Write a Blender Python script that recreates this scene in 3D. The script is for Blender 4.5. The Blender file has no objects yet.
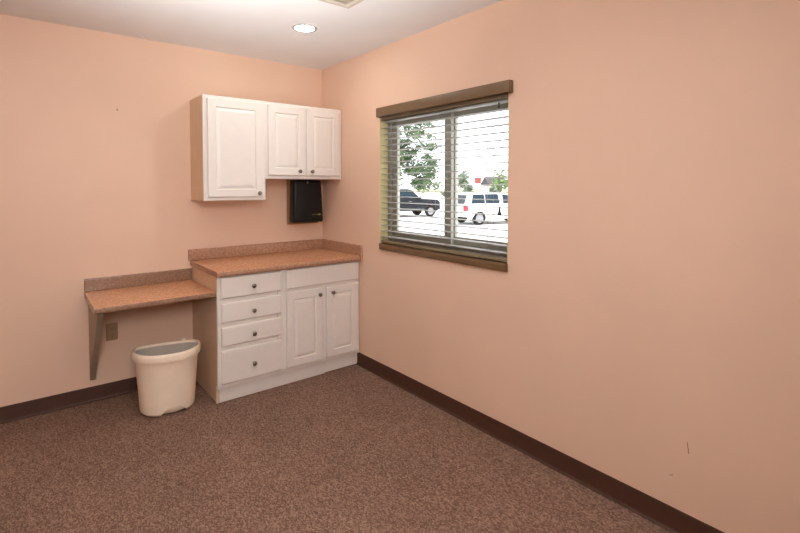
import bpy, bmesh, math, random
from mathutils import Vector, Matrix
random.seed(7)
R = math.radians
SC = bpy.context.scene
COL = SC.collection
H = 2.44

# ------------------------------------------------------------------ materials
def srgb(r, g, b):
    f = lambda c: (c/255/12.92) if c/255 <= .04045 else ((c/255+.055)/1.055)**2.4
    return (f(r), f(g), f(b), 1)

class NT:
    def __init__(s, name):
        s.m = bpy.data.materials.new(name); s.m.use_nodes = True
        s.t = s.m.node_tree; s.t.nodes.clear()
        s.out = s.n('ShaderNodeOutputMaterial')
    def n(s, typ, **kw):
        nd = s.t.nodes.new(typ)
        for k, v in kw.items():
            if k in nd.inputs: nd.inputs[k].default_value = v
            else: setattr(nd, k, v)
        return nd
    def l(s, a, b): s.t.links.new(a, b)
    def bsdf(s, **kw):
        b = s.n('ShaderNodeBsdfPrincipled')
        for k, v in kw.items(): b.inputs[k].default_value = v
        s.l(b.outputs[0], s.out.inputs[0]); return b
    def coords(s, scale=None):
        c = s.n('ShaderNodeTexCoord')
        if scale is None: return c.outputs['Object']
        mp = s.n('ShaderNodeMapping'); mp.inputs['Scale'].default_value = scale
        s.l(c.outputs['Object'], mp.inputs[0]); return mp.outputs[0]
    def noise(s, scale, detail=2, rough=.5, co=None):
        n = s.n('ShaderNodeTexNoise'); n.inputs['Scale'].default_value = scale
        n.inputs['Detail'].default_value = detail; n.inputs['Roughness'].default_value = rough
        s.l(co or s.coords(), n.inputs['Vector']); return n
    def ramp(s, fac, stops):
        r = s.n('ShaderNodeValToRGB'); e = r.color_ramp.elements
        while len(e) < len(stops): e.new(.5)
        for el, (p, c) in zip(e, stops): el.position = p; el.color = c
        s.l(fac, r.inputs[0]); return r.outputs[0]
    def math(s, op, a, b=None):
        n = s.n('ShaderNodeMath', operation=op)
        for i, v in enumerate((a, b)):
            if v is None: continue
            if isinstance(v, (int, float)): n.inputs[i].default_value = v
            else: s.l(v, n.inputs[i])
        return n.outputs[0]
    def mix(s, fac, a, b, blend='MIX'):
        n = s.n('ShaderNodeMix', data_type='RGBA', blend_type=blend)
        for i, v in ((0, fac), (6, a), (7, b)):
            if hasattr(v, 'is_output'): s.l(v, n.inputs[i])
            else: n.inputs[i].default_value = v
        return n.outputs[2]
    def bump(s, b, height, strength, dist=.002):
        n = s.n('ShaderNodeBump'); n.inputs['Strength'].default_value = strength
        n.inputs['Distance'].default_value = dist
        s.l(height, n.inputs['Height']); s.l(n.outputs[0], b.inputs['Normal'])

def plain(name, col, rough=.5, metal=0, var=.04, spec=.5, nscale=12):
    t = NT(name); b = t.bsdf(Roughness=rough, Metallic=metal)
    b.inputs['Specular IOR Level'].default_value = spec
    n = t.noise(nscale, 3)
    lo = tuple(c*(1-var) for c in col[:3])+(1,); hi = tuple(min(1, c*(1+var)) for c in col[:3])+(1,)
    t.l(t.ramp(n.outputs[0], [(.3, lo), (.7, hi)]), b.inputs['Base Color'])
    return t.m

def wall_mat(name, col, marks=()):
    t = NT(name); b = t.bsdf(Roughness=.62); b.inputs['Specular IOR Level'].default_value = .3
    n = t.noise(1.6, 4, .55)
    lo = tuple(c*.975 for c in col[:3])+(1,); hi = tuple(min(1, c*1.02) for c in col[:3])+(1,)
    c = t.ramp(n.outputs[0], [(.35, lo), (.65, hi)])
    if marks:
        sp = t.n('ShaderNodeSeparateXYZ'); t.l(t.coords(), sp.inputs[0])
        wob = t.noise(40, 2)
        for (cy, cz, dy, dz, hw, hl, k) in marks:     # short scuff strokes on the paint
            py = t.math('SUBTRACT', sp.outputs[1], cy); pz = t.math('SUBTRACT', sp.outputs[2], cz)
            al = t.math('ABSOLUTE', t.math('ADD', t.math('MULTIPLY', py, dy), t.math('MULTIPLY', pz, dz)))
            ac = t.math('SUBTRACT', t.math('MULTIPLY', py, dz), t.math('MULTIPLY', pz, dy))
            ac = t.math('ABSOLUTE', t.math('ADD', ac, t.math('MULTIPLY', t.math('SUBTRACT', wob.outputs[0], .5), hw*3)))
            f = t.math('MULTIPLY', t.math('LESS_THAN', al, hl), t.math('LESS_THAN', ac, hw))
            c = t.mix(t.math('MULTIPLY', f, k), c, srgb(120, 78, 58))
    t.l(c, b.inputs['Base Color'])
    t.bump(b, t.noise(260, 2).outputs[0], .06, .001)
    return t.m

def carpet_mat():
    t = NT('carpet_loop'); b = t.bsdf(Roughness=.95); b.inputs['Specular IOR Level'].default_value = .1
    co = t.coords()
    mp = t.n('ShaderNodeMapping'); mp.inputs['Rotation'].default_value = (0, 0, R(38)); mp.inputs['Scale'].default_value = (1, .55, 1)
    t.l(co, mp.inputs[0])
    v = t.n('ShaderNodeTexVoronoi'); v.inputs['Scale'].default_value = 215; t.l(mp.outputs[0], v.inputs['Vector'])
    sep = t.n('ShaderNodeSeparateColor'); t.l(v.outputs['Color'], sep.inputs[0])
    c = t.ramp(sep.outputs[0], [(.0, (.115, .064, .045, 1)), (.35, (.170, .098, .068, 1)), (.68, (.225, .135, .096, 1)), (1, (.32, .205, .152, 1))])
    w = t.noise(2.2, 4, .6); shade = t.ramp(w.outputs[0], [(.3, (.90, .90, .90, 1)), (.7, (1.06, 1.06, 1.06, 1))])
    c = t.mix(1.0, c, shade, 'MULTIPLY')
    t.l(c, b.inputs['Base Color'])
    t.bump(b, t.math('SUBTRACT', 1.0, v.outputs['Distance']), .5, .004)
    return t.m

def laminate_mat(name, k=1.0, tone=(1.60, 1.28, .95)):
    t = NT(name); b = t.bsdf(Roughness=.24)
    co = t.coords()
    v = t.n('ShaderNodeTexVoronoi'); v.inputs['Scale'].default_value = 400; t.l(co, v.inputs['Vector'])
    sep = t.n('ShaderNodeSeparateColor'); t.l(v.outputs['Color'], sep.inputs[0])
    q = lambda *c: tuple(x*k*g for x, g in zip(c, tone))+(1,)
    c = t.ramp(sep.outputs[0], [(0, q(.19, .105, .072)), (.3, q(.28, .165, .115)), (.7, q(.36, .22, .158)), (1, q(.50, .35, .27))])
    n = t.noise(70, 3); c = t.mix(.4, c, t.ramp(n.outputs[0], [(.35, q(.22, .125, .085)), (.65, q(.44, .28, .20))]))
    t.l(c, b.inputs['Base Color']); return t.m

def glass_mat(name, tint=(1, 1, 1, 1)):
    t = NT(name)
    tr = t.n('ShaderNodeBsdfTransparent'); tr.inputs[0].default_value = tint
    gl = t.n('ShaderNodeBsdfGlossy'); gl.inputs['Roughness'].default_value = .02
    lw = t.n('ShaderNodeLayerWeight')
    fac = t.math('ADD', t.math('MULTIPLY', t.math('POWER', lw.outputs['Facing'], 5), .6), .03)
    mx = t.n('ShaderNodeMixShader'); t.l(fac, mx.inputs[0]); t.l(tr.outputs[0], mx.inputs[1]); t.l(gl.outputs[0], mx.inputs[2])
    t.l(mx.outputs[0], t.out.inputs[0]); return t.m

def emit_mat(name, col, s):
    t = NT(name); e = t.n('ShaderNodeEmission'); e.inputs[0].default_value = col; e.inputs[1].default_value = s
    t.l(e.outputs[0], t.out.inputs[0]); return t.m

def leaf_mat(name, a, bcol):
    t = NT(name); b = t.bsdf(Roughness=.55)
    oi = t.noise(3.5, 3)
    t.l(t.ramp(oi.outputs[0], [(.3, a), (.7, bcol)]), b.inputs['Base Color'])
    tl = t.n('ShaderNodeBsdfTranslucent'); tl.inputs[0].default_value = bcol
    mx = t.n('ShaderNodeMixShader'); mx.inputs[0].default_value = .35
    t.l(b.outputs[0], mx.inputs[1]); t.l(tl.outputs[0], mx.inputs[2]); t.l(mx.outputs[0], t.out.inputs[0])
    return t.m

PEACH = (.76, .527, .388, 1)
M = dict(
    wall=wall_mat('peach_wall_paint', PEACH),
    wallr=wall_mat('peach_wall_paint_scuffed', PEACH, [(-2.942, .371, .12, .99, .0018, .022, .75), (-2.88, .231, -.85, .53, .0020, .010, .5)]),
    ceil=plain('ceiling_white_paint', (.80, .79, .78, 1), .8, 0, .02, .2, 3),
    carpet=carpet_mat(),
    cove=plain('brown_vinyl_base', (.060, .024, .014, 1), .5, 0, .08, .25),
    white=plain('white_thermofoil', (.785, .73, .672, 1), .38, 0, .015),
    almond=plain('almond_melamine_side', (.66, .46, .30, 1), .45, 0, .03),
    lam=laminate_mat('speckled_brown_laminate'), lam_dim=laminate_mat('speckled_laminate_dim', .95, (1.32, 1.15, 1.0)), lam_shade=laminate_mat('speckled_laminate_shade', .70, (1.2, 1.12, 1.02)),  # one laminate: lit tops, duller copies with painted-in shade for edges and splashes
    steel=plain('brushed_nickel', (.23, .20, .17, 1), .32, 1, .06),
    bracket=plain('taupe_laminate', (.33, .255, .18, 1), .5, 0, .05),
    plate=plain('ivory_outlet_plastic', (.36, .225, .12, 1), .4, 0, .03),
    dark=plain('dark_slot', (.02, .017, .015, 1), .6),
    black=plain('smoky_black_plastic', (.009, .009, .0085, 1), .34, 0, .05, .25),
    smoke=plain('smoky_brown_plastic', (.25, .14, .055, 1), .35, 0, .1),
    gold=plain('gold_emblem', (.45, .33, .14, 1), .35, .7),
    bin=plain('cream_bin_plastic', (.90, .745, .58, 1), .42, 0, .02),
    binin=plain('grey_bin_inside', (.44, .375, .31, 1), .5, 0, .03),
    trim=plain('white_metal_trim', (.46, .42, .38, 1), .45, 0, .02),
    lens=emit_mat('downlight_lens', (1, .975, .94, 1), 125),
    vent=plain('vent_enamel', (.50, .43, .36, 1), .45, 0, .03),
    valance=plain('olive_brown_valance', (.155, .092, .042, 1), .45, 0, .07),
    sill=plain('brown_wood_sill', (.150, .082, .036, 1), .4, 0, .12),
    slat=plain('cream_slat', (.39, .385, .355, 1), .5, 0, .03),
    rail=plain('olive_bottom_rail', (.22, .17, .10, 1), .45, 0, .05),
    cord=plain('cord_grey', (.30, .29, .28, 1), .8),
    tassel=plain('dark_tassel', (.02, .018, .016, 1), .4),
    jamb=plain('cream_jamb_paint', (.72, .62, .34, 1), .6, 0, .03),
    frame=plain('clay_window_frame', (.38, .375, .325, 1), .45, 0, .03),
    glass=glass_mat('window_glass'),
    asphalt=plain('sunlit_asphalt', (.52, .51, .51, 1), .9, 0, .10, .2, .6),
    grass=plain('dry_lawn', (.34, .36, .20, 1), .95, 0, .15, .1, .5),
    bark=plain('bark', (.16, .12, .09, 1), .9, 0, .2),
    leafA=leaf_mat('leaf_green', (.050, .10, .045, 1), (.125, .20, .085, 1)),
    leafB=leaf_mat('leaf_dark', (.09, .13, .09, 1), (.19, .24, .16, 1)),
    leafC=leaf_mat('leaf_bright', (.085, .15, .05, 1), (.17, .26, .09, 1)),
    carw=plain('white_car_paint', (.80, .80, .80, 1), .25, 0, .01),
    card=plain('dark_blue_car_paint', (.010, .015, .020, 1), .35, 0, .05, .2),
    carp=plain('grey_plastic_cladding', (.035, .042, .045, 1), .5),
    cglass=plain('car_window_glass', (.012, .026, .040, 1), .3, 0, .05, .15),
    tyre=plain('tyre_rubber', (.012, .012, .012, 1), .9, 0, .04, .1),
    rim=plain('alloy_rim', (.30, .30, .32, 1), .4, .3),
    red=plain('red_tail_lamp', (.30, .02, .04, 1), .25),
    roofr=plain('red_roof', (.26, .06, .05, 1), .8),
    roofd=plain('dark_roof', (.05, .048, .052, 1), .8),
    stucco=plain('pale_house_wall', (.70, .66, .60, 1), .9),
)

# ------------------------------------------------------------------ geometry helpers
class MB:
    def __init__(s): s.bm = bmesh.new()
    def box(s, x0, x1, y0, y1, z0, z1, bev=0, seg=2):
        x0, x1 = sorted((x0, x1)); y0, y1 = sorted((y0, y1)); z0, z1 = sorted((z0, z1))
        r = bmesh.ops.create_cube(s.bm, size=1)
        for v in r['verts']:
            v.co = Vector(((x0+x1)/2+v.co.x*(x1-x0), (y0+y1)/2+v.co.y*(y1-y0), (z0+z1)/2+v.co.z*(z1-z0)))
        if bev:
            ed = list({e for v in r['verts'] for e in v.link_edges})
            bmesh.ops.bevel(s.bm, geom=ed, offset=bev, segments=seg, affect='EDGES', profile=.5)
        return s
    def rings(s, rings, cap0=True, cap1=True, closed=True):
        vs = [[s.bm.verts.new(p) for p in r] for r in rings]
        n = len(rings[0])
        for a, b in zip(vs, vs[1:]):
            for i in range(n if closed else n-1):
                j = (i+1) % n; s.bm.faces.new((a[i], a[j], b[j], b[i]))
        if cap0: s.bm.faces.new(list(reversed(vs[0])))
        if cap1: s.bm.faces.new(vs[-1])
        return s
    def lathe(s, prof, mat=Matrix(), n=24, cap0=True, cap1=True):
        return s.rings([[mat @ Vector((r*math.cos(2*math.pi*i/n), r*math.sin(2*math.pi*i/n), z)) for i in range(n)] for r, z in prof], cap0, cap1)
    def tube(s, pts, r, n=8):
        pts = [Vector(p) for p in pts]; rings = []
        for i, p in enumerate(pts):
            d = (pts[min(i+1, len(pts)-1)]-pts[max(i-1, 0)]).normalized()
            a = d.orthogonal().normalized() if abs(d.z) < .99 else Vector((1, 0, 0))
            b = d.cross(a).normalized(); a = b.cross(d)
            rr = r[i] if isinstance(r, (list, tuple)) else r
            rings.append([p+a*rr*math.cos(2*math.pi*k/n)+b*rr*math.sin(2*math.pi*k/n) for k in range(n)])
        return s.rings(rings)
    def prism(s, poly, axis, a, b, bev=0):
        def P(u, v, w): return {'x': (w, u, v), 'y': (u, w, v), 'z': (u, v, w)}[axis]
        v0 = [s.bm.verts.new(P(u, v, a)) for u, v in poly]; v1 = [s.bm.verts.new(P(u, v, b)) for u, v in poly]
        n = len(poly); fs = [s.bm.faces.new(v0), s.bm.faces.new(list(reversed(v1)))]
        for i in range(n): fs.append(s.bm.faces.new((v0[i], v1[i], v1[(i+1) % n], v0[(i+1) % n])))
        if bev:
            ed = list({e for f in fs for e in f.edges})
            bmesh.ops.bevel(s.bm, geom=ed, offset=bev, segments=2, affect='EDGES', profile=.5)
        return s
    def build(s, name, mat, parent=None, smooth=None, kind=None):
        bmesh.ops.recalc_face_normals(s.bm, faces=s.bm.faces)
        me = bpy.data.meshes.new(name)
        s.bm.to_mesh(me); s.bm.free()
        me.materials.append(M[mat])
        o = bpy.data.objects.new(name, me); COL.objects.link(o)
        if smooth is not None:
            me.polygons.foreach_set('use_smooth', [True]*len(me.polygons))
            me.set_sharp_from_angle(angle=R(smooth))
        if parent is not None:
            o.parent = parent; o.matrix_parent_inverse = Matrix()
            # meshes are authored in world space: bring them into the thing's frame
            w = parent
            mat_ = Matrix()
            while w is not None: mat_ = w.matrix_basis @ mat_; w = w.parent
            me.transform(mat_.inverted())
        if kind: o['kind'] = kind
        return o

def thing(name, label, cat, loc=(0, 0, 0), rz=0, group=None):
    o = bpy.data.objects.new(name, None); COL.objects.link(o); o.empty_display_size = .1
    o.location = loc; o.rotation_euler = (0, 0, rz)
    o['label'] = label; o['category'] = cat
    if group: o['group'] = group
    return o
def tag(o, label, cat, group=None):
    o['label'] = label; o['category'] = cat
    if group: o['group'] = group
    return o

# ------------------------------------------------------------------ the room
XL, YF = -3.9, -4.9
S = 'structure'
MB().box(XL-.15, .15, YF-.15, .15, -.12, 0).build('floor', 'carpet', kind=S)
MB().box(XL-.15, .15, YF-.15, .15, H, H+.12).build('ceiling', 'ceil', kind=S)
MB().box(XL-.15, .15, 0, .15, 0, H).build('wall_back', 'wall', kind=S)
MB().box(XL-.15, XL, YF, 0, 0, H).build('wall_left', 'wall', kind=S)
MB().box(XL-.15, .15, YF-.15, YF, 0, H).build('wall_front', 'wall', kind=S)
# window wall with its opening
WY0, WY1, WZ0, WZ1 = -2.035, -.848, .975, 1.955
wm = MB()
def quad(bm, *p): bm.faces.new([bm.verts.new(q) for q in p])
ys = [YF, WY0, WY1, 0]; zs = [0, WZ0, WZ1, H]
gx = {}
for x in (0, .15):
    for i, y in enumerate(ys):
        for j, z in enumerate(zs): gx[x, i, j] = wm.bm.verts.new((x, y, z))
for x in (0, .15):
    for i in range(3):
        for j in range(3):
            if (i, j) != (1, 1): wm.bm.faces.new([gx[x, i, j], gx[x, i+1, j], gx[x, i+1, j+1], gx[x, i, j+1]])
for (i, j), (k, l) in [((1, 1), (2, 1)), ((2, 1), (2, 2)), ((2, 2), (1, 2)), ((1, 2), (1, 1))]:
    wm.bm.faces.new([gx[0, i, j], gx[0, k, l], gx[.15, k, l], gx[.15, i, j]])
o3 = [(0, 0), (1, 0), (2, 0), (3, 0), (3, 1), (3, 2), (3, 3), (2, 3), (1, 3), (0, 3), (0, 2), (0, 1)]
for a, b in zip(o3, o3[1:]+o3[:1]):
    wm.bm.faces.new([gx[0, a[0], a[1]], gx[0, b[0], b[1]], gx[.15, b[0], b[1]], gx[.15, a[0], a[1]]])
wm.build('wall_right', 'wallr', kind=S)

# vinyl cove base: tall strip with a rounded top and a small toe
def cove(poly_axis, a, b, flip, name):
    d = lambda t: -t
    prof = [(0, .002), (-.016, .002), (-.0155, .005), (-.009, .010), (-.006, .018), (-.0055, .094), (-.004, .099), (0, .100)]
    MB().prism(prof, poly_axis, a, b).build(name, 'cove', kind=S, smooth=40)
m = cove('y', YF, -.535, 0, 'baseboard_right')
def cove_y(y0, sgn, x0, x1, name):
    prof = [(y0, .002), (y0+sgn*.016, .002), (y0+sgn*.0155, .005), (y0+sgn*.009, .010), (y0+sgn*.006, .018), (y0+sgn*.0055, .094), (y0+sgn*.004, .099), (y0, .100)]
    MB().prism(prof, 'x', x0, x1).build(name, 'cove', kind=S, smooth=40)
cove_y(0, -1, XL, -1.10, 'baseboard_back')
cove_y(YF, 1, XL, -.02, 'baseboard_front')
prof = [(XL, .002), (XL+.016, .002), (XL+.009, .010), (XL+.0055, .02), (XL+.0055, .094), (XL+.004, .099), (XL, .1)]
MB().prism(prof, 'y', YF+.02, -.02).build('baseboard_left', 'cove', kind=S, smooth=40)

# ------------------------------------------------------------------ window
def frame_ring(mb, x0, x1, y0, y1, z0, z1, wl, wr, wb, wt, bev=.003):
    mb.box(x0, x1, y0, y0+wl, z0, z1, bev); mb.box(x0, x1, y1-wr, y1, z0, z1, bev)
    mb.box(x0+.001, x1-.001, y0+wl-.002, y1-wr+.002, z0, z0+wb, bev); mb.box(x0+.001, x1-.001, y0+wl-.002, y1-wr+.002, z1-wt, z1, bev)
    return mb
win = frame_ring(MB(), .075, .15, WY0+.004, WY1-.004, .998, WZ1-.004, .034, .034, .045, .040).build('window_1', 'frame', kind=S)
jm = MB()
jm.box(.001, .075, WY1-.004, WY1, .998, WZ1); jm.box(.001, .075, WY0, WY0+.004, .998, WZ1); jm.box(.001, .075, WY0, WY1, WZ1-.004, WZ1)
jm.build('window_jamb', 'jamb', win)
MB().box(-.022, -.0005, WY0-.004, WY1-.020, .956, .998, .006).box(-.006, .075, WY0, WY1, .9752, .9975, .001).build('window_sill', 'sill', win, smooth=40)
for (x, ya, yb) in ((.090, -1.505, WY1-.034), (.121, WY0+.034, -1.45)):
    sash = frame_ring(MB(), x, x+.028, ya, yb, 1.040, WZ1-.042, .062, .062, .055, .045).build('window_sash', 'frame', win)
    MB().box(x+.012, x+.016, ya+.05, yb-.05, 1.09, WZ1-.082).build('window_pane', 'glass', sash)
MB().box(.078, .092, -1.475, -1.455, 1.42, 1.50, .004).build('sash_latch', 'frame', win)

# ------------------------------------------------------------------ blind
bl = thing('window_blind', 'cream horizontal slat blind, open, with olive brown valance over the window', 'window blind', (0, -1.45, .998))
v = MB(); v.box(-.038, -.024, -2.066, -.855, 1.926, 1.993, .004); v.box(-.025, -.0005, -2.066, -2.054, 1.926, 1.993, .002); v.box(-.025, -.0005, -.867, -.855, 1.926, 1.993, .002)
v.build('valance', 'valance', bl, smooth=40)
BY0, BY1 = -2.024, -.860
MB().box(.006, .056, BY0, BY1, 1.905, 1.950, .003).build('headrail', 'rail', bl)
sl = MB()
zz = 1.052; NS = 20
pitch = (1.893-zz)/NS
for i in range(NS+1):
    z = zz+i*pitch
    t = .0028
    top = [(.005+.05*k/6, z+.0024*math.sin(math.pi*k/6)) for k in range(7)]
    sl.prism(top+[(x, zq-t) for x, zq in reversed(top)], 'y', BY0, BY1)
sl.build('slats', 'slat', bl, smooth=35)
MB().box(.006, .056, BY0, BY1, 1.003, 1.024, .005).build('bottom_rail', 'rail', bl, smooth=40)
for y in (-.99, -1.45, -1.885):
    c = MB()
    for x in (.004, .0575): c.tube([(x, y, 1.01), (x, y, 1.925)], .0011, 6)
    c.build('ladder_cord', 'cord', bl)
def tassel(mb, x, y, z, h, r): mb.lathe([(r*.25, h), (r*.5, h*.8), (r*.55, h*.45), (r, h*.08), (r*.95, 0)], Matrix.Translation((x, y, z)), 12); return mb
pc = MB(); pc.tube([(-.004, -1.980, 1.925), (-.005, -1.981, 1.6), (-.004, -1.979, 1.29)], .0011, 6); pc = pc.build('pull_cord', 'cord', bl)
tassel(MB(), -.004, -1.979, 1.262, .046, .0125).build('cord_tassel', 'tassel', pc, smooth=50)
pc2 = MB(); pc2.tube([(-.006, -1.972, 1.925), (-.006, -1.972, 1.885)], .0011, 6); pc2 = pc2.build('pull_cord', 'cord', bl)
tassel(MB(), -.006, -1.972, 1.856, .034, .0075).build('cord_tassel', 'tassel', pc2, smooth=50)

# ------------------------------------------------------------------ cabinets
def front_panel(mb, x0, x1, z0, z1, yb, t, prof):
    """a door or drawer front in the xz plane, facing -y: prof = (inset, depth below face)"""
    yf = yb-t
    def ring(i, d): return [(x0+i, yf+d, z0+i), (x1-i, yf+d, z0+i), (x1-i, yf+d, z1-i), (x0+i, yf+d, z1-i)]
    mb.rings([ring(0, t)]+[ring(i, d) for i, d in prof]); return mb
RAISED = [(0, .004), (.0012, .0015), (.004, 0), (.052, 0), (.0545, .0025), (.057, .0075), (.061, .008), (.064, .006), (.078, .0015), (.082, .0008)]
SLAB = [(0, .006), (.0015, .003), (.006, .0005), (.012, 0)]
def knob(parent, x, y, z):
    mt = Matrix.Translation((x, y, z)) @ Matrix.Rotation(R(90), 4, 'X')
    return MB().lathe([(.0085, 0), (.0075, .002), (.005, .005), (.0048, .012), (.0125, .0165), (.0148, .0195), (.0145, .0225), (.011, .0255), (.005, .027)], mt, 20).build('knob', 'steel', parent, smooth=45)

# base cabinet
bc = thing('base_cabinet', 'white base cabinet with four drawers and two doors in the corner', 'cabinet', (-.55, -.29, 0))
b = MB()
FY = -.575
b.box(-1.085, -.004, FY+.02, -.001, .10, .839)
b.box(-1.100, -1.062, FY, FY+.021, .100, .839, .001); b.box(-.045, -.0025, FY, FY+.021, .100, .839, .001); b.box(-.685, -.608, FY, FY+.021, .100, .839, .001)
for za, zb in ((.100, .145), (.812, .839)): b.box(-1.063, -.044, FY+.0009, FY+.0205, za, zb, .0005)
for z in (.363, .517, .667): b.box(-1.063, -.689, FY+.0011, FY+.0203, z-.02, z+.02)
b.box(-.611, -.044, FY+.0007, FY+.0202, .655, .70); b.box(-.345, -.295, FY+.0014, FY+.0199, .146, .656)
b.build('body', 'white', bc)
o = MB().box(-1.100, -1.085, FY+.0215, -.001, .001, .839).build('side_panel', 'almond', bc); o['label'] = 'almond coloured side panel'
tk = MB(); tk.box(-1.102, -.30, -.552, -.535, .001, .112, .001); tk.box(-.298, -.003, -.552, -.535, .006, .112, .001); tk.build('toe_kick', 'white', bc)
DT = .019
for za, zb, kz in ((.692, .829, .756), (.532, .661, .588), (.377, .503, .431), (.130, .349, .229)):
    d = front_panel(MB(), -1.079, -.664, za, zb, FY-.0005, DT, SLAB).build('drawer', 'white', bc)
    knob(d, -.868, FY-.0005-DT, kz)
d = front_panel(MB(), -.627, -.018, .692, .829, FY-.0005, DT, SLAB).build('false_drawer_front', 'white', bc)
for xa, xb, kx in ((-.624, -.338, -.366), (-.303, -.022, -.256)):
    d = front_panel(MB(), xa, xb, .130, .666, FY-.0005, DT, RAISED).build('door', 'white', bc)
    knob(d, kx, FY-.0005-DT, .622)

# worktop
ct = thing('countertop', 'speckled brown laminate countertop with splashes lying on the base cabinet', 'countertop', (-.55, -.3, .8395))
prof = [(-.001, .8395), (-.607, .8395), (-.613, .8415), (-.6165, .847), (-.617, .857), (-.6165, .866), (-.613, .872), (-.606, .8745), (-.001, .8745)]
def edged(o, m):
    # same laminate throughout: front and ends get a darker copy with shade painted in
    o.data.materials.append(M[m])
    for p in o.data.polygons:
        if p.normal.z < .6: p.material_index = 1
edged(MB().prism(prof, 'x', -1.112, -.002).build('worktop', 'lam', ct, smooth=35), 'lam_dim')
def splash(x0, x1, y0, y1, z0, z1): return MB().box(x0, x1, y0, y1, z0, z1, .005, 3)
splash(-1.126, -.0015, -.021, -.0012, .874, .957).build('backsplash', 'lam_dim', ct, smooth=40)
ss = MB()
pr = [(-.022, .875), (-.6175, .875), (-.6178, .8400), (-.628, .8400), (-.628, .938), (-.6265, .948), (-.621, .954), (-.611, .957), (-.022, .957)]
ss.prism(pr, 'x', -.021, -.0012); ss.build('side_splash', 'lam_dim', ct, smooth=35)

# wall desk
wd = thing('wall_desk', 'small speckled laminate wall desk on a taupe bracket, left of the cabinet', 'desk', (-1.43, -.25, .70))
prof = [(-.001, .702), (-.537, .702), (-.544, .705), (-.547, .712), (-.547, .724), (-.544, .732), (-.536, .735), (-.001, .735)]
edged(MB().prism(prof, 'x', -1.766, -1.1035).build('desktop', 'lam', wd, smooth=35), 'lam_shade')
splash(-1.766, -1.1035, -.021, -.0012, .7345, .818).build('backsplash', 'lam_shade', wd, smooth=40)
br = MB(); br.prism([(-.001, .7015), (-.001, .150), (-.022, .150), (-.055, .205), (-.50, .690), (-.50, .7015)], 'x', -1.7445, -1.7145, .0015)
o = br.build('bracket', 'bracket', wd); o['label'] = 'taupe triangular bracket'

# wall cabinets
def wall_cabinet(name, label, x0, x1, z0, z1, doors, left_visible):
    w = thing(name, label, 'cabinet', ((x0+x1)/2, -.16, z0))
    fy = -.315
    b = MB(); b.box(x0+.013, x1, fy+.019, -.001, z0+.012, z1)
    s_ = .028
    b.box(x0, x0+s_, fy, fy+.0195, z0, z1, .001); b.box(x1-s_, x1, fy, fy+.0195, z0, z1, .001)
    b.box(x0+s_-.001, x1-s_+.001, fy+.0003, fy+.019, z0, z0+.035, .0005); b.box(x0+s_-.001, x1-s_+.001, fy+.0003, fy+.019, z1-.035, z1, .0005)
    if len(doors) > 1: xm = (doors[0][1]+doors[1][0])/2; b.box(xm-.03, xm+.03, fy+.0003, fy+.019, z0+.03, z1-.03)
    b.build('body', 'white', w)
    if left_visible:
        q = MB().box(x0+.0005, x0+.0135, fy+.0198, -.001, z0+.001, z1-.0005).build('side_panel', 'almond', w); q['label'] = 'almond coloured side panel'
    else:
        q = MB().box(x0+.0005, x0+.0135, fy+.0198, -.001, z0+.001, z1-.0005).build('side_panel', 'white', w)
    for xa, xb, za, zb, kx, kz in doors:
        d = front_panel(MB(), xa, xb, za, zb, fy-.0005, .019, RAISED).build('door', 'white', w)
        knob(d, kx, fy-.0195, kz)
wall_cabinet('wall_cabinet', 'tall single door white wall cabinet, the left one', -1.100, -.659, 1.322, 2.050, [(-1.074, -.682, 1.346, 2.026, -.716, 1.372)], True)
wall_cabinet('wall_cabinet', 'short double door white wall cabinet in the corner above the black dispenser', -.658, -.003, 1.478, 2.050,
             [(-.640, -.340, 1.505, 2.026, -.392, 1.537), (-.322, -.030, 1.505, 2.026, -.286, 1.537)], False)

# ------------------------------------------------------------------ towel dispenser
td = thing('paper_towel_dispenser', 'black paper towel dispenser on the wall under the short cabinet', 'dispenser', (-.21, -.06, 1.10))
MB().box(-.343, -.078, -.060, .003, 1.104, 1.4765, .006).build('back_housing', 'smoke', td, smooth=40)
# cover: bulges forwards and flares to the lower right
cv = MB(); rings = []
for (y, ins) in ((-.058, .0), (-.100, .001), (-.122, .006), (-.130, .016), (-.1315, .03)):
    ring = []
    xl0, xr0, zb, zt = -.346+ins, -.066-ins, 1.118+ins, 1.474-ins*.8
    rr = .014
    for cx, cz, a0 in ((xr0-rr, zb+rr, -90), (xr0-.012-rr, zt-rr, 0), (xl0+.008+rr, zt-rr, 90), (xl0+rr, zb+rr, 180)):
        for k in range(5):
            a = R(a0+k*22.5); ring.append((cx+rr*math.cos(a), y-(.010*(1-(cz-zb)/(zt-zb)) if y < -.06 else 0), cz+rr*math.sin(a)))
    rings.append(ring)
cv.rings(rings); cv = cv.build('front_cover', 'black', td, smooth=50)
MB().lathe([(.009, 0), (.009, .003), (.006, .0045)], Matrix.Translation((-.215, -.1312, 1.452)) @ Matrix.Rotation(R(90), 4, 'X'), 16).build('lock', 'steel', cv, smooth=40)
bd = MB()
bd.rings([[(-.112+.017*math.cos(2*math.pi*k/20), -.1392-dy, 1.184+.0065*math.sin(2*math.pi*k/20)) for k in range(20)] for dy in (0, .0016)])
bd.box(-.178, -.134, -.1404, -.1390, 1.1822, 1.1856)
bd.build('emblem', 'gold', cv)

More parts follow.
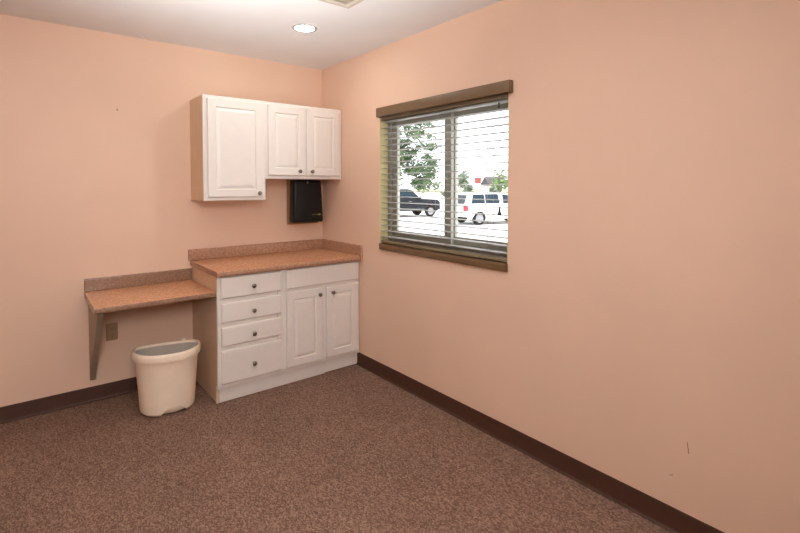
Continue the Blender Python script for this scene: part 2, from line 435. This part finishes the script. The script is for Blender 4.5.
# ------------------------------------------------------------------ outlet
ol = thing('wall_outlet', 'ivory duplex wall outlet under the wall desk', 'outlet', (-1.615, 0, .443))
MB().box(-1.650, -1.580, -.0065, -.0005, .385, .501, .003).build('face_plate', 'plate', ol, smooth=40)
for dz in (.024, -.024):
    z = .443+dz
    r = MB(); r.rings([[(-1.615+.0165*max(-.93, min(.93, math.cos(a)*1.12)), -.0060-dy, z+.0150*math.sin(a)) for a in [2*math.pi*k/24 for k in range(24)]] for dy in (0, .0022)])
    r = r.build('receptacle', 'plate', ol)
    s_ = MB(); s_.box(-1.622, -1.6195, -.0086, -.0080, z+.001, z+.009); s_.box(-1.6105, -1.608, -.0086, -.0080, z+.001, z+.009)
    s_.lathe([(.0028, 0), (.0028, .0006)], Matrix.Translation((-1.615, -.0080, z-.007)) @ Matrix.Rotation(R(90), 4, 'X'), 10); s_.build('slots', 'dark', r)
MB().lathe([(.0035, 0), (.003, .0012)], Matrix.Translation((-1.615, -.0064, .443)) @ Matrix.Rotation(R(90), 4, 'X'), 10).build('screw', 'steel', ol)

# ------------------------------------------------------------------ waste basket
wb = thing('waste_basket', 'cream half-round plastic waste basket on the carpet beside the base cabinet', 'waste basket', (-1.361, -.394, 0), R(-13))
def dsec(hw, df, db, z, n=120, notch=False):
    pts = []
    for k in range(n):
        a = 2*math.pi*k/n; c, s_ = math.cos(a), math.sin(a)
        x = hw*(math.copysign(abs(c)**.92, c) if s_ < 0 else math.copysign(abs(c)**.55, c))
        y = df*s_*abs(s_)**-.08 if s_ < -1e-6 else db*abs(s_)**.6
        if notch and s_ < 0:                       # the arched foot recess low on the front
            u = (x-.036)/.066
            if abs(u) < 1:
                f = max(0, min(1, (.046*math.sqrt(1-u*u)-z)/.006)); y += .026*f
        pts.append((x, y, z))
    return pts
def loc(rings): return [[W2 @ Vector(p) for p in r] for r in rings]
bpy.context.view_layer.update(); W2 = wb.matrix_world.copy() if wb.matrix_world != Matrix() else Matrix.Translation(wb.location) @ Matrix.Rotation(R(-13), 4, 'Z')
W2 = W2 @ Matrix.Diagonal((1.03, 1.03, 1.085, 1))
bb = MB()
T = lambda f: (.153+.027*f, .146+.026*f, .058+.012*f)
rs = []
for z, ins in [(.006, .044), (.001, .030), (.003, .017), (.007, .009), (.012, .004), (.018, .001)]+[(.022+.004*k, 0) for k in range(9)]+[(.075, 0), (.20, 0), (.345, 0), (.352, -.002)]:
    hw, df, db = T(z/.36); rs.append(dsec(hw-ins, df-ins, db-ins, z, notch=z < .06))
inner = []
for z, ins in ((.3525, -.001), (.352, .004), (.20, .0040), (.07, .0040), (.058, .036)):
    hw, df, db = T(z/.36); inner.append(dsec(hw-ins, df-ins, db-ins, z))
rs.append(inner[0])
o = MB().rings(loc(inner), False, True).build('inner_shell', 'binin', wb, smooth=50); o['label'] = 'grey inside of the basket'
bb.rings(loc(rs), True, False).build('body', 'bin', wb, smooth=50)
hw, df, db = T(1)
rr_ = [(.0, .322), (.010, .321), (.0125, .330), (.0125, .352), (.0095, .362), (.003, .367), (-.004, .366), (-.0065, .358), (-.0045, .352)]
rm = MB(); rm.rings(loc([dsec(hw+o_, df+o_, db+o_, z) for o_, z in rr_]), False, False); rm.build('rim', 'bin', wb, smooth=60)
tb = MB(); c0 = W2 @ Vector((.095, db+.002, .366)); tb.box(c0.x-.013, c0.x+.013, c0.y-.006, c0.y+.008, .383, .409, .003); tb.build('hang_tab', 'bin', wb)

# ------------------------------------------------------------------ nail
n_ = MB(); n_.lathe([(.0022, 0), (.0022, .010), (.005, .011), (.0052, .0125), (.003, .014)], Matrix.Translation((-1.562, .004, 1.935)) @ Matrix.Rotation(R(90), 4, 'X'), 12)
tag(n_.build('nail', 'steel', smooth=40), 'small nail left high on the peach wall left of the tall cabinet', 'nail')

# ------------------------------------------------------------------ ceiling fittings
def downlight(x, y, label):
    t = thing('recessed_light', label, 'ceiling light', (x, y, H))
    MB().lathe([(.060, -.001), (.061, -.0045), (.074, -.006), (.081, -.0035), (.082, -.0003)], Matrix.Translation((x, y, H)), 40, False, False).build('trim_ring', 'trim', t, smooth=50)
    MB().lathe([(.0605, -.0008), (.0605, -.0028), (.04, -.0036), (.001, -.0040)], Matrix.Translation((x, y, H)), 40).build('lens', 'lens', t, smooth=50)
    return t
d0 = downlight(-.635, -.902, 'recessed downlight in the ceiling near the corner above the cabinets')
VX, VY, VS = -.607, -1.380, .30
vt = thing('ceiling_vent', 'square beige air vent in the ceiling at the top edge of the view', 'vent', (VX-VS/2, VY-VS/2, H))
f = MB()
def sq(i, z): return [(VX-VS+i, VY-VS+i, z), (VX-i, VY-VS+i, z), (VX-i, VY-i, z), (VX-VS+i, VY-i, z)]
f.rings([sq(0, H-.0004), sq(.001, H-.010), (sq(.012, H-.014)), sq(.026, H-.010), sq(.028, H-.001)], False, False); f.build('frame', 'vent', vt)
MB().rings([sq(.025, H-.0004), sq(.025, H-.0015)]).build('backing', 'vent', vt)
lv = MB()
for i in (.035, .062, .089, .116):
    lv.rings([sq(i, H-.002), sq(i+.020, H-.012), sq(i+.022, H-.011), sq(i+.003, H-.001)], False, False)
lv.build('louvres', 'vent', vt)

# ------------------------------------------------------------------ outside
GZ = -.58
MB().box(.3, 75, -40, 95, GZ-.3, GZ).build('parking_lot', 'asphalt', kind=S)
MB().box(75.01, 200, -80, 200, GZ-.3, GZ+.1).build('lawn', 'grass', kind=S)

def leaves(name, mat, parent, blobs, n, size):
    vs, fs = [], []
    for k in range(n):
        c, r = random.choice(blobs)
        d = Vector((random.gauss(0, 1), random.gauss(0, 1), random.gauss(0, 1))).normalized()*(random.random()**.45)
        p = Vector(c)+Vector((d.x*r[0], d.y*r[1], d.z*r[2]))
        a = Vector((random.gauss(0, 1), random.gauss(0, 1), random.gauss(0, .6))).normalized(); b_ = a.orthogonal().normalized()
        q = a.cross(b_); s = size*random.uniform(.6, 1.3)
        i = len(vs)
        vs += [p-a*s, p+b_*s*.45+q*s*.12, p+a*s, p-b_*s*.45+q*s*.12]; fs.append((i, i+1, i+2, i+3))
    me = bpy.data.meshes.new(name); inv = Vector(parent.location)
    me.from_pydata([tuple(v_-inv) for v_ in vs], [], fs); me.materials.append(M[mat])
    o = bpy.data.objects.new(name, me); COL.objects.link(o); o.parent = parent
    return o
def tree(name, label, cat, x, y, h, blobs, n, size, mat, tr=.12, group=None, z0=GZ):
    t = thing(name, label, cat, (x, y, z0), 0, group)
    tk = MB(); tk.tube([(x, y, z0-.02), (x+.03, y, z0+h*.3), (x-.05, y+.05, z0+h*.6), (x, y, z0+h*.85)], [tr, tr*.8, tr*.5, tr*.15], 10)
    for k in range(7):
        a = k*2.4; zb = z0+h*(.28+.07*k); L = h*.24
        tk.tube([(x, y, zb), (x+L*.6*math.cos(a), y+L*.6*math.sin(a), zb+L*.4), (x+L*math.cos(a), y+L*math.sin(a), zb+L*.5)], [tr*.4, tr*.25, tr*.08], 6)
    tk.build('trunk', 'bark', t, smooth=50)
    leaves('foliage', mat, t, blobs, n, size); return t
# the leafy tree beside the pickup
tx, ty = 13.05, 15.05
bl_ = []
while len(bl_) < 125:
    la, z_, dp = random.uniform(-2.3, 1.75), random.uniform(1.0, 5.3), random.uniform(-1.2, 1.0)
    if la < .55 and z_ < 1.75: continue
    if la > 1.0 and z_ > 3.6 and random.random() < .7: continue
    bl_.append(((tx+la*.779+dp*.627, ty-la*.627+dp*.779, z_), (.40, .40, .24)))
tree('tree', 'leafy green tree left of the window mullion, in front of the dark pickup', 'tree', tx-.45, ty+.36, 5.6, bl_, 13000, .10, 'leafA', .13)
def clump(x, y, h, w, k=8, z0=GZ): return [((x+random.uniform(-w, w)*.6, y+random.uniform(-w, w)*.6, z0+h*random.uniform(.35, .85)), (w*.5, w*.5, h*.2)) for _ in range(k)]
for x, y, h, w, mat, lb, nm in ((63.8, 58.6, 5.2, 1.6, 'leafB', 'far dusky tree above the red road sign', 'tree'),
                        (53.5, 41.6, 4.6, 2.4, 'leafC', 'far bright green tree at the right edge of the window', 'tree'),
                        (62.5, 44.8, 5.6, 2.2, 'leafC', 'far pale green tree behind the bright tree at the right edge', 'tree'),
                        (70.0, 66.5, 5.2, 1.8, 'leafB', 'farthest hazy tree beside the mullion', 'tree')):
    tree(nm, lb, 'tree', x, y, h, clump(x, y, h, w), 420, .34, mat, .16)
for x, y, h, w, lb in ((43.9, 43.2, 2.0, 1.2, 'dusky roadside bush beside the window mullion, above the van'), (45.7, 40.6, 2.4, 1.2, 'tallest dusky roadside bush, just above the rear of the white van'),
                   (47.9, 38.0, 1.9, 1.0, 'low dusky roadside bush above the middle of the white van'), (50.4, 36.9, 1.5, .9, 'lowest dusky roadside bush, right of the others')):
    tree('bush', lb, 'bush', x, y, h, clump(x, y, h, w, 7), 260, .24, 'leafB', .06, 'bushes along the far road')
def house(label, x, y, w, d, h, rh, roof, rz):
    t = thing('house', label, 'house', (x, y, GZ), rz)
    bpy.context.view_layer.update(); Mx = Matrix.Translation((x, y, GZ)) @ Matrix.Rotation(rz, 4, 'Z')
    def T_(mb): 
        bmesh.ops.transform(mb.bm, matrix=Mx, verts=mb.bm.verts); return mb
    wl_ = MB().box(-w/2, w/2, -d/2, d/2, 0, h); T_(wl_).build('wall', 'stucco', t)
    r = MB(); r.prism([(-d/2-.4, h), (d/2+.4, h), (0, h+rh)], 'x', -w/2-.3, w/2+.3); T_(r).build('roof', roof, t)
    for xx in (-w*.25, w*.25):
        T_(MB().box(xx-.5, xx+.5, -d/2-.03, -d/2+.02, h*.35, h*.8)).build('window', 'cglass', t)
house('far shed with a dark roof beside the bright green tree', 64.5, 52.4, 2.6, 2.6, 2.0, 1.6, 'roofd', R(-20))
sg = thing('road_sign', 'small far red sign board on a post, above the white van', 'sign', (58.4, 50.4, GZ))
MB().tube([(58.4, 50.4, GZ), (58.4, 50.4, 2.7)], .06, 8).build('post', 'carp', sg)
sx = MB(); sx.box(-.55, .55, -.09, -.05, 1.75, 2.65, .02)
bmesh.ops.transform(sx.bm, matrix=Matrix.Translation((58.4, 50.4, 0)) @ Matrix.Rotation(R(-48), 4, 'Z'), verts=sx.bm.verts); sx.build('board', 'roofr', sg)

# vehicles: +x is forwards in the vehicle's frame; side profile polygons with wheel arches
def arch(cx, r, n=9): return [(cx-r*math.cos(math.pi*k/(n-1)), .34+r*math.sin(math.pi*k/(n-1))) for k in range(n)]
def vehicle(name, label, cat, origin, rz, low, green, wheels, W, tumble, paint, wr, windows, arch_clad=None, extras=None):
    t = thing(name, label, cat, origin, rz)
    Mx = Matrix.Translation(origin) @ Matrix.Rotation(rz, 4, 'Z')
    def fin(mb, nm, mat, par, **k):
        bmesh.ops.transform(mb.bm, matrix=Mx, verts=mb.bm.verts); return mb.build(nm, mat, par, **k)
    body = MB()
    body.prism(low, 'y', -W/2, W/2, .03)
    zb = min(z for _, z in green); zt = max(z for _, z in green)
    wy = lambda z: W/2-.03-tumble*(z-zb)/(zt-zb)
    vs = [[body.bm.verts.new((x, s*wy(z), z)) for x, z in green] for s in (-1, 1)]
    body.bm.faces.new(vs[0]); body.bm.faces.new(list(reversed(vs[1])))
    n = len(green)
    for i in range(n): body.bm.faces.new((vs[0][i], vs[1][i], vs[1][(i+1) % n], vs[0][(i+1) % n]))
    B = fin(body, 'body', paint, t)
    for nm, poly in windows:
        for s in (-1, 1):
            w = MB(); a = [(x, s*(wy(z)+.006), z) for x, z in poly]; c = [(x, s*(wy(z)-.01), z) for x, z in poly]
            w.rings([c, a]); fin(w, 'side_window', 'cglass', t)
    for cx in wheels:
        for s in (-1, 1):
            mt = Matrix.Translation((cx, s*(W/2-.12), wr)) @ Matrix.Rotation(R(90)*(-s), 4, 'X')
            ty_ = MB(); ty_.lathe([(wr*.62, -.10), (wr*.93, -.10), (wr, -.07), (wr, .07), (wr*.93, .105), (wr*.64, .105), (wr*.62, .06)], mt, 28, True, True); ty_ = fin(ty_, 'wheel', 'tyre', t, smooth=40)
            rm_ = MB(); rm_.lathe([(wr*.63, .06), (wr*.64, .100), (wr*.56, .085), (wr*.52, .062)], mt, 24, True, True)
            for k in range(6):
                a = k*math.pi/3; m2 = mt @ Matrix.Rotation(a, 4, 'Z')
                q = bmesh.ops.create_cube(rm_.bm, size=1)
                for v_ in q['verts']: v_.co = m2 @ Vector((wr*.3+v_.co.x*wr*.56, v_.co.y*wr*.15, .080+v_.co.z*.03))
            fin(rm_, 'rim', 'rim', ty_)
    if extras: extras(t, fin, wy)
    return t
# white minivan, rear towards the window
vlow = [(-.80, .42), (-.44, .38)]+arch(0, .40)+[(.44, .30), (2.58, .30)]+arch(3.0, .40)+[(3.42, .34), (3.95, .38), (4.02, .62), (3.9, .86), (2.95, 1.02), (-.76, 1.04), (-.82, .80), (-.86, .55)]
vgreen = [(-.77, 1.02), (2.92, 1.01), (2.05, 1.56), (1.6, 1.64), (-.30, 1.655), (-.52, 1.60)]
def van_extras(t, fin, wy):
    w = MB(); w.rings([[(-.785, -.72, 1.08), (-.785, .72, 1.08), (-.575, .66, 1.52), (-.575, -.66, 1.52)], [(-.75, -.72, 1.08), (-.75, .72, 1.08), (-.54, .66, 1.52), (-.54, -.66, 1.52)]]); fin(w, 'rear_window', 'cglass', t)
    w = MB(); w.rings([[(2.86, -.72, 1.07), (2.86, .72, 1.07), (2.13, .66, 1.53), (2.13, -.66, 1.53)], [(2.82, -.72, 1.05), (2.82, .72, 1.05), (2.09, .66, 1.51), (2.09, -.66, 1.51)]]); fin(w, 'windscreen', 'cglass', t)
    for s in (-1, 1):
        fin(MB().box(-.86, -.66, s*.80, s*1.006, .72, 1.03, .02), 'tail_light', 'red', t)
        fin(MB().box(2.35, 2.50, s*.95, s*1.14, 1.02, 1.16, .03), 'wing_mirror', 'carw', t)
        for xx in (.55, 1.55): fin(MB().box(xx, xx+.18, s*.99, s*1.022, .93, .96, .006), 'door_handle', 'carw', t)
    fin(MB().box(-.93, -.78, -.92, .92, .42, .62, .04), 'rear_bumper', 'carw', t)
hd = R(-11.5)
# near (right-hand) rear wheel at (14.84, 11.40)
def org(px, py, W, a): return (px+math.sin(a)*-1*(W/2-.12)*1.0, py+math.cos(a)*(W/2-.12), GZ)
hv = R(-17)
vehicle('minivan', 'white minivan parked on the lot outside, seen from behind', 'car', org(16.01, 12.44, 2.0, hv), hv, vlow, vgreen, (0, 3.0), 2.0, .17, 'carw', .35,
        [('a', [(-.46, 1.09), (.34, 1.09), (.34, 1.57), (-.32, 1.55)]), ('b', [(.38, 1.09), (1.22, 1.09), (1.16, 1.57), (.38, 1.57)]), ('c', [(1.42, 1.09), (2.55, 1.09), (1.98, 1.48), (1.42, 1.56)])], extras=van_extras)
# dark pickup; the frame's zero is its front wheel
tlow = [(-4.75, .55), (-4.05, .50)]+arch(-3.6, .43)+[(-3.15, .42), (-.45, .42)]+arch(0, .43)+[(.45, .42), (.66, .46), (.70, .72), (.66, .98), (.48, 1.10), (-.75, 1.17), (-2.7, 1.18), (-4.78, 1.18), (-4.80, .8)]
tgreen = [(-2.65, 1.16), (-.72, 1.16), (-1.35, 1.72), (-1.65, 1.79), (-2.35, 1.79), (-2.52, 1.70)]
def truck_extras(t, fin, wy):
    w = MB(); w.rings([[(-.78, -.70, 1.20), (-.78, .70, 1.20), (-1.30, .64, 1.68), (-1.30, -.64, 1.68)], [(-.82, -.70, 1.18), (-.82, .70, 1.18), (-1.34, .64, 1.66), (-1.34, -.64, 1.66)]]); fin(w, 'windscreen', 'cglass', t)
    for s in (-1, 1):
        fin(MB().box(-3.1, -.48, s*.93, s*1.005, .40, .56, .02), 'side_cladding', 'carp', t)
        fin(MB().box(.54, .72, s*.62, s*.97, .82, .98, .02), 'headlight', 'rim', t)
        fin(MB().box(-.95, -.80, s*.94, s*1.16, 1.14, 1.30, .03), 'wing_mirror', 'card', t)
        for k, xx in enumerate((-1.62, -2.6)): fin(MB().box(xx, xx+.18, s*.97, s*1.012, .99, 1.02, .006), 'door_handle', 'rim', t)
    fin(MB().box(.60, .76, -.92, .92, .45, .66, .04), 'front_bumper', 'carp', t)
vehicle('pickup_truck', 'dark blue pickup parked outside behind the leafy tree, left pane', 'car', org(18.53, 18.85, 1.96, hd), hd, tlow, tgreen, (0, -3.6), 1.96, .16, 'card', .36,
        [('a', [(-.95, 1.22), (-1.62, 1.22), (-1.62, 1.70), (-1.40, 1.66)]), ('b', [(-1.70, 1.22), (-2.45, 1.22), (-2.38, 1.68), (-1.70, 1.71)])], extras=truck_extras)

# ------------------------------------------------------------------ light
w = bpy.data.worlds.new('hazy_sky'); SC.world = w; w.use_nodes = True
nt = w.node_tree; bg = nt.nodes['Background']
bg.inputs[0].default_value = (.93, .96, 1, 1); bg.inputs[1].default_value = 3.5
sd = bpy.data.lights.new('sun', 'SUN'); sd.energy = 5.5; sd.angle = R(2); sd.color = (1, .96, .9)
so = bpy.data.objects.new('sun', sd); COL.objects.link(so); so.rotation_euler = Vector((-.10, .48, -.87)).to_track_quat('-Z', 'Y').to_euler()
# added unseen fill lamps to brighten the room: three aimed at the ceiling, one direct
def add_fill(loc, aim, size, spread, watts):
    fl = bpy.data.lights.new('fill_lamp', 'AREA'); fl.shape = 'DISK'; fl.size = size; fl.energy = watts; fl.spread = R(spread); fl.color = (.98, .99, 1)
    fo = bpy.data.objects.new('fill_lamp', fl); COL.objects.link(fo); fo.location = loc
    fo.rotation_euler = (Vector(aim)-Vector(loc)).to_track_quat('-Z', 'Y').to_euler()
add_fill((-1.9, -3.5, 1.7), (-1.63, -3.13, H), .5, 95, 34)
add_fill((-2.6, -3.0, 1.4), (-1.8, -1.2, H), .6, 70, 3)
add_fill((-2.4, -2.9, 1.2), (-1.55, -1.85, H), 1.0, 56, 18)
add_fill((-2.3, -4.2, 2.1), (-1.6, -.8, 1.1), 1.0, 130, 27)

# ------------------------------------------------------------------ camera
cd = bpy.data.cameras.new('camera'); co_ = bpy.data.objects.new('camera', cd); COL.objects.link(co_)
cd.sensor_width = 36; cd.lens = 470.4833*36/800; cd.shift_y = -(266.5-199.228)/800; cd.clip_start = .05; cd.clip_end = 500
co_.location = (-2.07170, -3.66778, 1.42738); co_.rotation_euler = (R(90-1.66878), 0, -.677290409)
SC.camera = co_
SC.view_settings.view_transform = 'Standard'; SC.view_settings.look = 'None'
SC.view_settings.gamma = 1; SC.view_settings.use_curve_mapping = False
SC.view_settings.exposure = 0
SC.cycles.max_bounces = 10; SC.cycles.diffuse_bounces = 6; SC.cycles.transparent_max_bounces = 12
SC.cycles.use_denoising = True
SC.cycles.sample_clamp_indirect = 6
